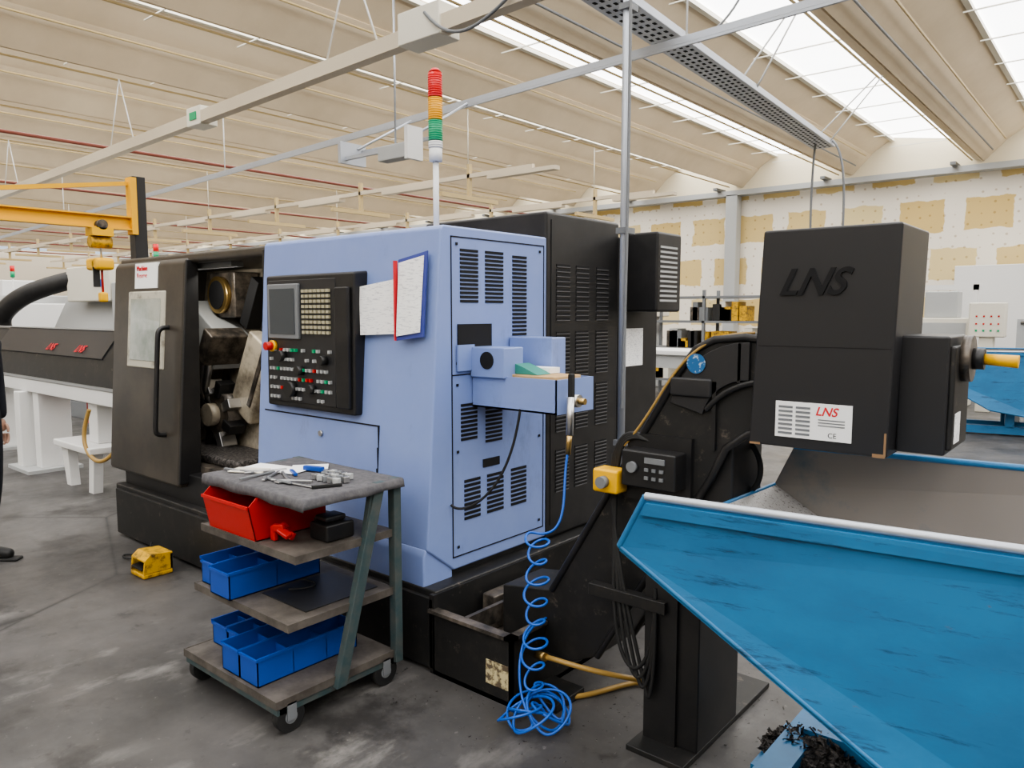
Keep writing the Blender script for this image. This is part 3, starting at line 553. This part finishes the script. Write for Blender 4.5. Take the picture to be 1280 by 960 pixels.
# ---------------------------------------------------------------- foot pedal
g=G('foot_pedal',(-4.57,2.0,0))
g.box('base',(-4.67,1.92,0),(-4.49,2.10,.03),YELD,.008)
pr=[(1.92,.03),(1.93,.10),(1.97,.135),(2.10,.125),(2.10,.03)]
g.prism('hood',pr,'X',-4.67,-4.655,YELD,.003);g.prism('hood_2',pr,'X',-4.505,-4.49,YELD,.003)
g.prism('hood_top',[(1.93,.10),(1.93,.112),(1.97,.145),(2.10,.135),(2.10,.12),(1.97,.128)],'X',-4.67,-4.49,YELD,.003);g.box('back',(-4.67,2.085,.03),(-4.49,2.10,.125),DGREASE)
g.prism('treadle',[(1.92,.05),(2.08,.08),(2.08,.09),(1.92,.06)],'X',-4.65,-4.51,BLACK)
g.tube('cable',[(-4.57,2.10,.05),(-4.6,2.18,.01),(-4.85,2.14,.01),(-5.1,2.05,.01),(-4.95,1.98,.01),(-4.8,2.1,.02),(-5.0,2.2,.06)],.006,RUB)
# ---------------------------------------------------------------- bar feeder
g=G('bar_feeder',(-8,2.85,0))
g.prism('long_cover',[(2.62,.94),(3.1,.94),(3.1,1.42),(2.82,1.42),(2.66,1.2)],'X',-10.6,-6.5,BLACK2,.015)
g.prism('cover_lid',[(2.655,1.19),(2.645,1.2),(2.81,1.435),(3.05,1.435),(3.05,1.42),(2.82,1.42)],'X',-9.6,-6.8,CHAR)
g.text('red_lettering','LNS',(-8.15,2.66,1.24),.11,REDP,rot=(math.radians(52),0,0),shear=.4);g.text('red_lettering_2','LNS',(-7.45,2.66,1.24),.11,REDP,rot=(math.radians(52),0,0),shear=.4)
g.boxes('silver_edge',[((-10.6,2.61,.935),(-6.5,2.625,.96)),((-10.6,2.80,1.435),(-6.5,2.83,1.445))],STEEL)
g.box('white_bed',(-10.6,2.62,.80),(-6.55,3.05,.93),WHITE,.01)
for x in(-10.3,-8.6):
    g.box('leg',(x-.17,2.55,.03),(x-.02,2.7,.8),WHITE,.01);g.box('leg_2',(x+.05,2.65,.03),(x+.2,2.95,.8),WHITE,.01);g.box('leg_foot',(x-.3,2.5,0),(x+.3,3.0,.035),LGREY)
g.box('table_top',(-7.75,2.55,.36),(-6.9,3.0,.42),WHITE,.01);g.prism('table_leg',[(-7.6,0),(-7.5,0),(-7.55,.36),(-7.7,.36)],'Y',2.6,2.68,WHITE);g.prism('table_leg_2',[(-7.1,0),(-7.0,0),(-6.95,.36),(-7.05,.36)],'Y',2.6,2.68,WHITE)
g.box('end_column',(-7.3,2.7,.42),(-7.1,2.9,.8),WHITE,.01);g.tube('spring_hose',[(-7.0,2.6,.75),(-7.1,2.55,.5),(-6.9,2.55,.3),(-6.7,2.6,.3),(-6.6,2.7,.5)],.018,HOSEY)
g.boxes('red_box',[((-8.0,2.95,.5),(-7.7,3.05,.75))],RED)
# ---------------------------------------------------------------- jib crane + hoist
g=G('jib_crane',(-8.15,3.6,0))
g.box('column',(-8.22,3.54,0),(-8.09,3.67,3.0),CHAR,.005);g.box('column_foot',(-8.4,3.35,0),(-7.9,3.85,.03),CHAR)
g.boxes('boom',[((-8.16,.9,2.44),(-8.06,3.56,2.455)),((-8.16,.9,2.565),(-8.06,3.56,2.58)),((-8.115,.9,2.45),(-8.105,3.56,2.57))],ORY)
along(g,'tie_bar',(-8.13,3.56,2.93),(-8.11,1.5,2.6),.05,.04,ORY);g.box('bracket',(-8.17,3.5,2.4),(-8.05,3.56,2.98),ORY)
g.boxes('trolley',[((-8.2,3.1,2.36),(-8.02,3.3,2.44))],YEL);g.cyl('trolley_wheel',(-8.2,3.2,2.47),(-8.02,3.2,2.47),.05,DGREASE)
g.cyl('chain',(-8.1,3.2,2.1),(-8.1,3.2,2.4),.01,STEEL,6);g.box('hoist_body',(-8.25,3.1,2.02),(-7.97,3.28,2.14),YEL,.03);g.cyl('hoist_drum',(-8.11,3.10,2.30),(-8.11,3.30,2.30),.06,YELD)
g.cyl('hook_chain',(-8.1,3.2,1.75),(-8.1,3.2,2.08),.012,RED,6);g.box('hook_block',(-8.14,3.16,1.70),(-8.06,3.24,1.80),YEL,.02)
g.box('sling',(-8.07,3.1,1.85),(-8.05,3.16,2.1),BLACK)
# ---------------------------------------------------------------- background machines
def machine(name,x,y,w=2.4,d=1.6,h=2.0,rz=0,m1=LGREY,m2=WHITE):
    g=G(name,(x,y,0),rz,True)
    g.box('base',(0,0,0),(w,d,.25),MGREY,.01)
    g.prism('enclosure',[(0,.25),(d,.25),(d,h),(.35,h),(.0,h*.62)],'X',0,w*.8,m1,.02)
    g.box('control_column',(w*.8,.05,.25),(w,d*.6,h*.92),m2,.02)
    g.prism('door',[(-.02,.45),(.03,.45),(.03,h*.6),(-.02,h*.6)],'X',w*.15,w*.6,m2,.01)
    g.prism('window',[(-.03,h*.35),(.0,h*.35),(.0,h*.57),(-.03,h*.57)],'X',w*.22,w*.52,SCREEN,.005)
    g.box('operator_panel',(w*.83,-.06,h*.5),(w*.98,.05,h*.85),CHAR,.01);g.box('screen',(w*.85,-.07,h*.68),(w*.96,-.05,h*.81),SCREEN)
    g.box('roof_unit',(w*.2,.5,h),(w*.5,d*.8,h+.3),m2,.02);g.cyl('lamp_pole',(w*.9,.3,h*.92),(w*.9,.3,h+.3),.015,WHITE,8)
    g.cyl('lamp_green',(w*.9,.3,h+.3),(w*.9,.3,h+.4),.035,GRN,12);g.cyl('lamp_red',(w*.9,.3,h+.4),(w*.9,.3,h+.5),.035,REDL,12)
    return g
g=machine('machining_center',-13.2,4.4,3.4,1.8,2.0,0,LGREY,CREAM)
g.tube('exhaust_hose',[(-.3,-.5,1.2),(-.5,-.6,1.45),(-.1,-.5,1.75),(.4,-.3,1.95),(.95,.1,2.1)],.14,BLACK)
g.box('white_head_box',(.9,-.05,1.75),(2.4,.5,2.25),CREAM,.02);g.box('head_box_right',(2.45,-.05,1.3),(3.35,.4,2.0),LGREY,.02)
g.box('name_plate',(1.9,-.06,1.95),(2.2,-.05,2.05),BINB)
i=0
for x,y,w,h,a,b2 in((-18,4.2,3.2,1.9,LGREY,WHITE),(-23,4.5,3.2,2.0,WHITE,LGREY),(-29,5,3.4,2.1,LGREY,CREAM),(-35,4.5,3.4,2.1,WHITE,MGREY),(-17,9,3.2,2.0,LGREY,WHITE),(-23,9.5,3.2,2.1,CREAM,LGREY),(-30,10,3.2,2.0,WHITE,MGREY),(-14,-1.5,3,1.9,WHITE,LGREY),(-20,-1,3,2,LGREY,WHITE),(-12.5,9.8,3,1.9,WHITE,LGREY)):
    i+=1;machine('machining_center.%03d'%i,x,y,w,1.7,h,0,a,b2)
g=G('work_table',(-7,10.5,0));g.box('top',(-8.6,10.2,.95),(-4.4,11,1.02),WHITE,.01);g.box('apron',(-8.5,10.25,.75),(-4.5,10.95,.95),LGREY)
g.boxes('legs',[((x,y,0),(x+.08,y+.08,.76)) for x in(-8.5,-6.5,-4.6) for y in(10.25,10.85)],LGREY)
g=G('storage_rack',(-6.2,13,0))
g.boxes('frame',[((x,y,0),(x+.05,y+.05,2.0)) for x in(-7.4,-6.2,-5.0) for y in(12.8,13.4)],MGREY)
g.boxes('shelves',[((-7.4,12.8,z),(-4.95,13.45,z+.04)) for z in(.3,.9,1.4,1.85)],MGREY)
for j in range(36):
    x=-7.3+random.random()*2.1;z=random.choice((.34,.94,1.44));g.box('stored_part',(x,12.85,z),(x+random.uniform(.08,.22),13.2,z+random.uniform(.1,.38)),random.choice((BLACK,LGREY,MGREY,MGREY,DGREASE,CREAM,BLACK,YELD)),.005)
i=0
for x in(-8.4,-4.3):
    g=G('drill_press'+('' if not i else '.001'),(x+.25,14.6,0));i+=1
    g.box('base',(x,14.3,0),(x+.5,14.9,.8),LGREY,.02);g.cyl('column',(x+.25,14.7,.8),(x+.25,14.7,1.9),.06,STEEL);g.box('head',(x+.05,14.2,1.5),(x+.45,14.85,1.95),CREAM,.03);g.cyl('spindle',(x+.25,14.35,1.2),(x+.25,14.35,1.5),.04,STEEL)
g=G('white_partition',(-.5,17.2,0));g.box('panel',(-2.9,17.0,0),(3,17.4,2.5),WHITE,.01);g.boxes('joints',[((x,16.992,0),(x+.015,17.0,2.5)) for x in(-1.7,-.5,.7)],LGREY)
g=G('tool_cabinet',(-2.6,14.5,0));g.box('body',(-3.1,14.4,0),(-2.2,15,1.5),CREAM,.02);g.boxes('drawers',[((-3.05,14.385,.15+i_*.26),(-2.25,14.4,.38+i_*.26)) for i_ in range(5)],LGREY);g.box('top_unit',(-2.9,14.5,1.5),(-2.4,14.9,1.95),LGREY,.02)
g=G('control_pendant',(-1.9,14,0));g.box('stand',(-2.0,14,0),(-1.8,14.2,1.2),CREAM,.01);g.box('console',(-2.15,13.95,1.2),(-1.65,14.2,1.75),CREAM,.02)
g.boxes('buttons',[((-2.05+.1*i_,13.94,1.4+.12*j_),(-2.025+.1*i_,13.95,1.425+.12*j_)) for i_ in range(4) for j_ in range(2)],RED);g.boxes('buttons_green',[((-2.05+.1*i_,13.94,1.29),(-2.02+.1*i_,13.95,1.32)) for i_ in range(4)],GRN)
g=G('lift_arm',(-1.0,12.6,0));g.box('post',(-1.35,12.6,0),(-1.25,12.7,1.5),LGREY);g.cyl('arm',(-1.3,12.6,1.45),(-.3,12.4,1.45),.03,STEEL,10);g.cyl('grip',(-.3,12.4,1.45),(-.1,12.35,1.45),.04,REDL,10)
g=G('partition_frame',(-3,15.9,0));g.boxes('frame',[((-4.2,15.9,0),(-4.12,15.98,2.1)),((-2.4,15.9,0),(-2.32,15.98,2.1)),((-4.2,15.9,2.0),(-2.32,15.98,2.1)),((-3.3,15.9,0),(-3.22,15.98,2.1))],WHITE)
# ---------------------------------------------------------------- person
def skin(name,verts,edges,rad,m,root=0,sub=2):
    me=bpy.data.meshes.new(name);me.from_pydata(verts,edges,[]);o=bpy.data.objects.new(name,me);sc.collection.objects.link(o)
    sk=o.modifiers.new('skin','SKIN');sk.use_smooth_shade=True
    for i_,r_ in enumerate(rad):
        sv=me.skin_vertices[0].data[i_];sv.radius=r_ if isinstance(r_,tuple) else (r_,r_);sv.use_root=(i_==root)
    s_=o.modifiers.new('sub','SUBSURF');s_.levels=sub;s_.render_levels=sub;me.materials.append(m);return o
NAVY=mat('navy_workwear',(.012,.014,.022),.85,bump=.2,scale=30);SKINM=mat('skin',(.50,.30,.22),.5);HAIR=mat('hair',(.03,.02,.015),.7);SHOE=mat('shoe',(.012,.012,.012),.5)
g=G('standing_person',(-5.52,1.385,0),math.radians(40),True)   # local +x = facing direction
V=[(0,0,.95),(0,0,1.12),(.0,0,1.30),(0,0,1.43),(0,0,1.50),
   (0,.10,.88),(.0,.11,.50),(-.06,.12,.12),(0,-.10,.88),(.0,-.11,.50),(-.06,-.12,.12),
   (0,.17,1.41),(-.02,.24,1.15),(.0,.24,.90),(0,-.17,1.41),(-.03,-.25,1.15),(.0,-.25,.90)]
E=[(0,1),(1,2),(2,3),(3,4),(0,5),(5,6),(6,7),(0,8),(8,9),(9,10),(3,11),(11,12),(12,13),(3,14),(14,15),(15,16)]
Rr=[(.13,.16),(.12,.15),(.13,.18),(.10,.13),.058,(.10,.10),.07,.05,(.10,.10),.07,.05,.07,.055,.042,.07,.055,.042]
g.add(skin('clothed_body',V,E,Rr,NAVY))
g.add(skin('neck_head',[(0,0,1.48),(.01,0,1.55),(.02,0,1.62),(.02,0,1.70)],[(0,1),(1,2),(2,3)],[.055,.052,(.085,.07),(.085,.072)],SKINM))
o=skin('hair_cap',[(-.01,0,1.70),(-.005,0,1.745)],[(0,1)],[(.098,.082),(.07,.06)],HAIR);g.add(o)
g.add(skin('nose',[(.095,0,1.655),(.118,0,1.63)],[(0,1)],[.009,.013],SKINM))
for s_ in(-1,1):
    g.add(skin('ear',[(.01,s_*.078,1.625),(.01,s_*.082,1.66)],[(0,1)],[.012,.014],SKINM));g.cyl('eye',(.095,s_*.03,1.665),(.103,s_*.03,1.665),.010,SHOE,12)
g.box('mouth',(.098,-.022,1.592),(.106,.022,1.600),mat('lips',(.4,.15,.13),.5),.003)
for s_,w0 in((1,(.0,.24,.91)),(-1,(.0,-.25,.91))):
    w=Vector(w0);HV=[w,w+Vector((.008,0,-.045)),w+Vector((.01,0,-.09))];g.add(skin('palm',HV,[(0,1),(1,2)],[.026,(.038,.018),(.04,.016)],SKINM))
    for k_ in range(4):
        b0=w+Vector((.012+(1.5-k_)*.019,0,-.095));L_=(.034,.038,.035,.027)[k_];g.add(skin('finger',[b0,b0+Vector((.004,0,-L_)),b0+Vector((.006,-s_*.010,-L_*1.6)),b0+Vector((.004,-s_*.024,-L_*2.0))],[(0,1),(1,2),(2,3)],[.010,.009,.0085,.007],SKINM,sub=1))
    b0=w+Vector((.03,0,-.035));g.add(skin('thumb',[b0,b0+Vector((.022,-s_*.010,-.028)),b0+Vector((.026,-s_*.018,-.055))],[(0,1),(1,2)],[.012,.010,.008],SKINM,sub=1))
for y_ in(.12,-.12):
    xo=-.06
    g.add(skin('shoe',[(xo-.05,y_,.05),(xo+.06,y_,.05),(xo+.17,y_,.038)],[(0,1),(1,2)],[(.05,.05),(.048,.045),(.036,.036)],SHOE));g.box('sole',(xo-.10,y_-.04,0),(xo+.21,y_+.04,.02),RUB,.01)
w=bpy.data.worlds.new('daylight');sc.world=w;w.use_nodes=True;w.node_tree.nodes['Background'].inputs[0].default_value=(.8,.9,1,1);w.node_tree.nodes['Background'].inputs[1].default_value=1
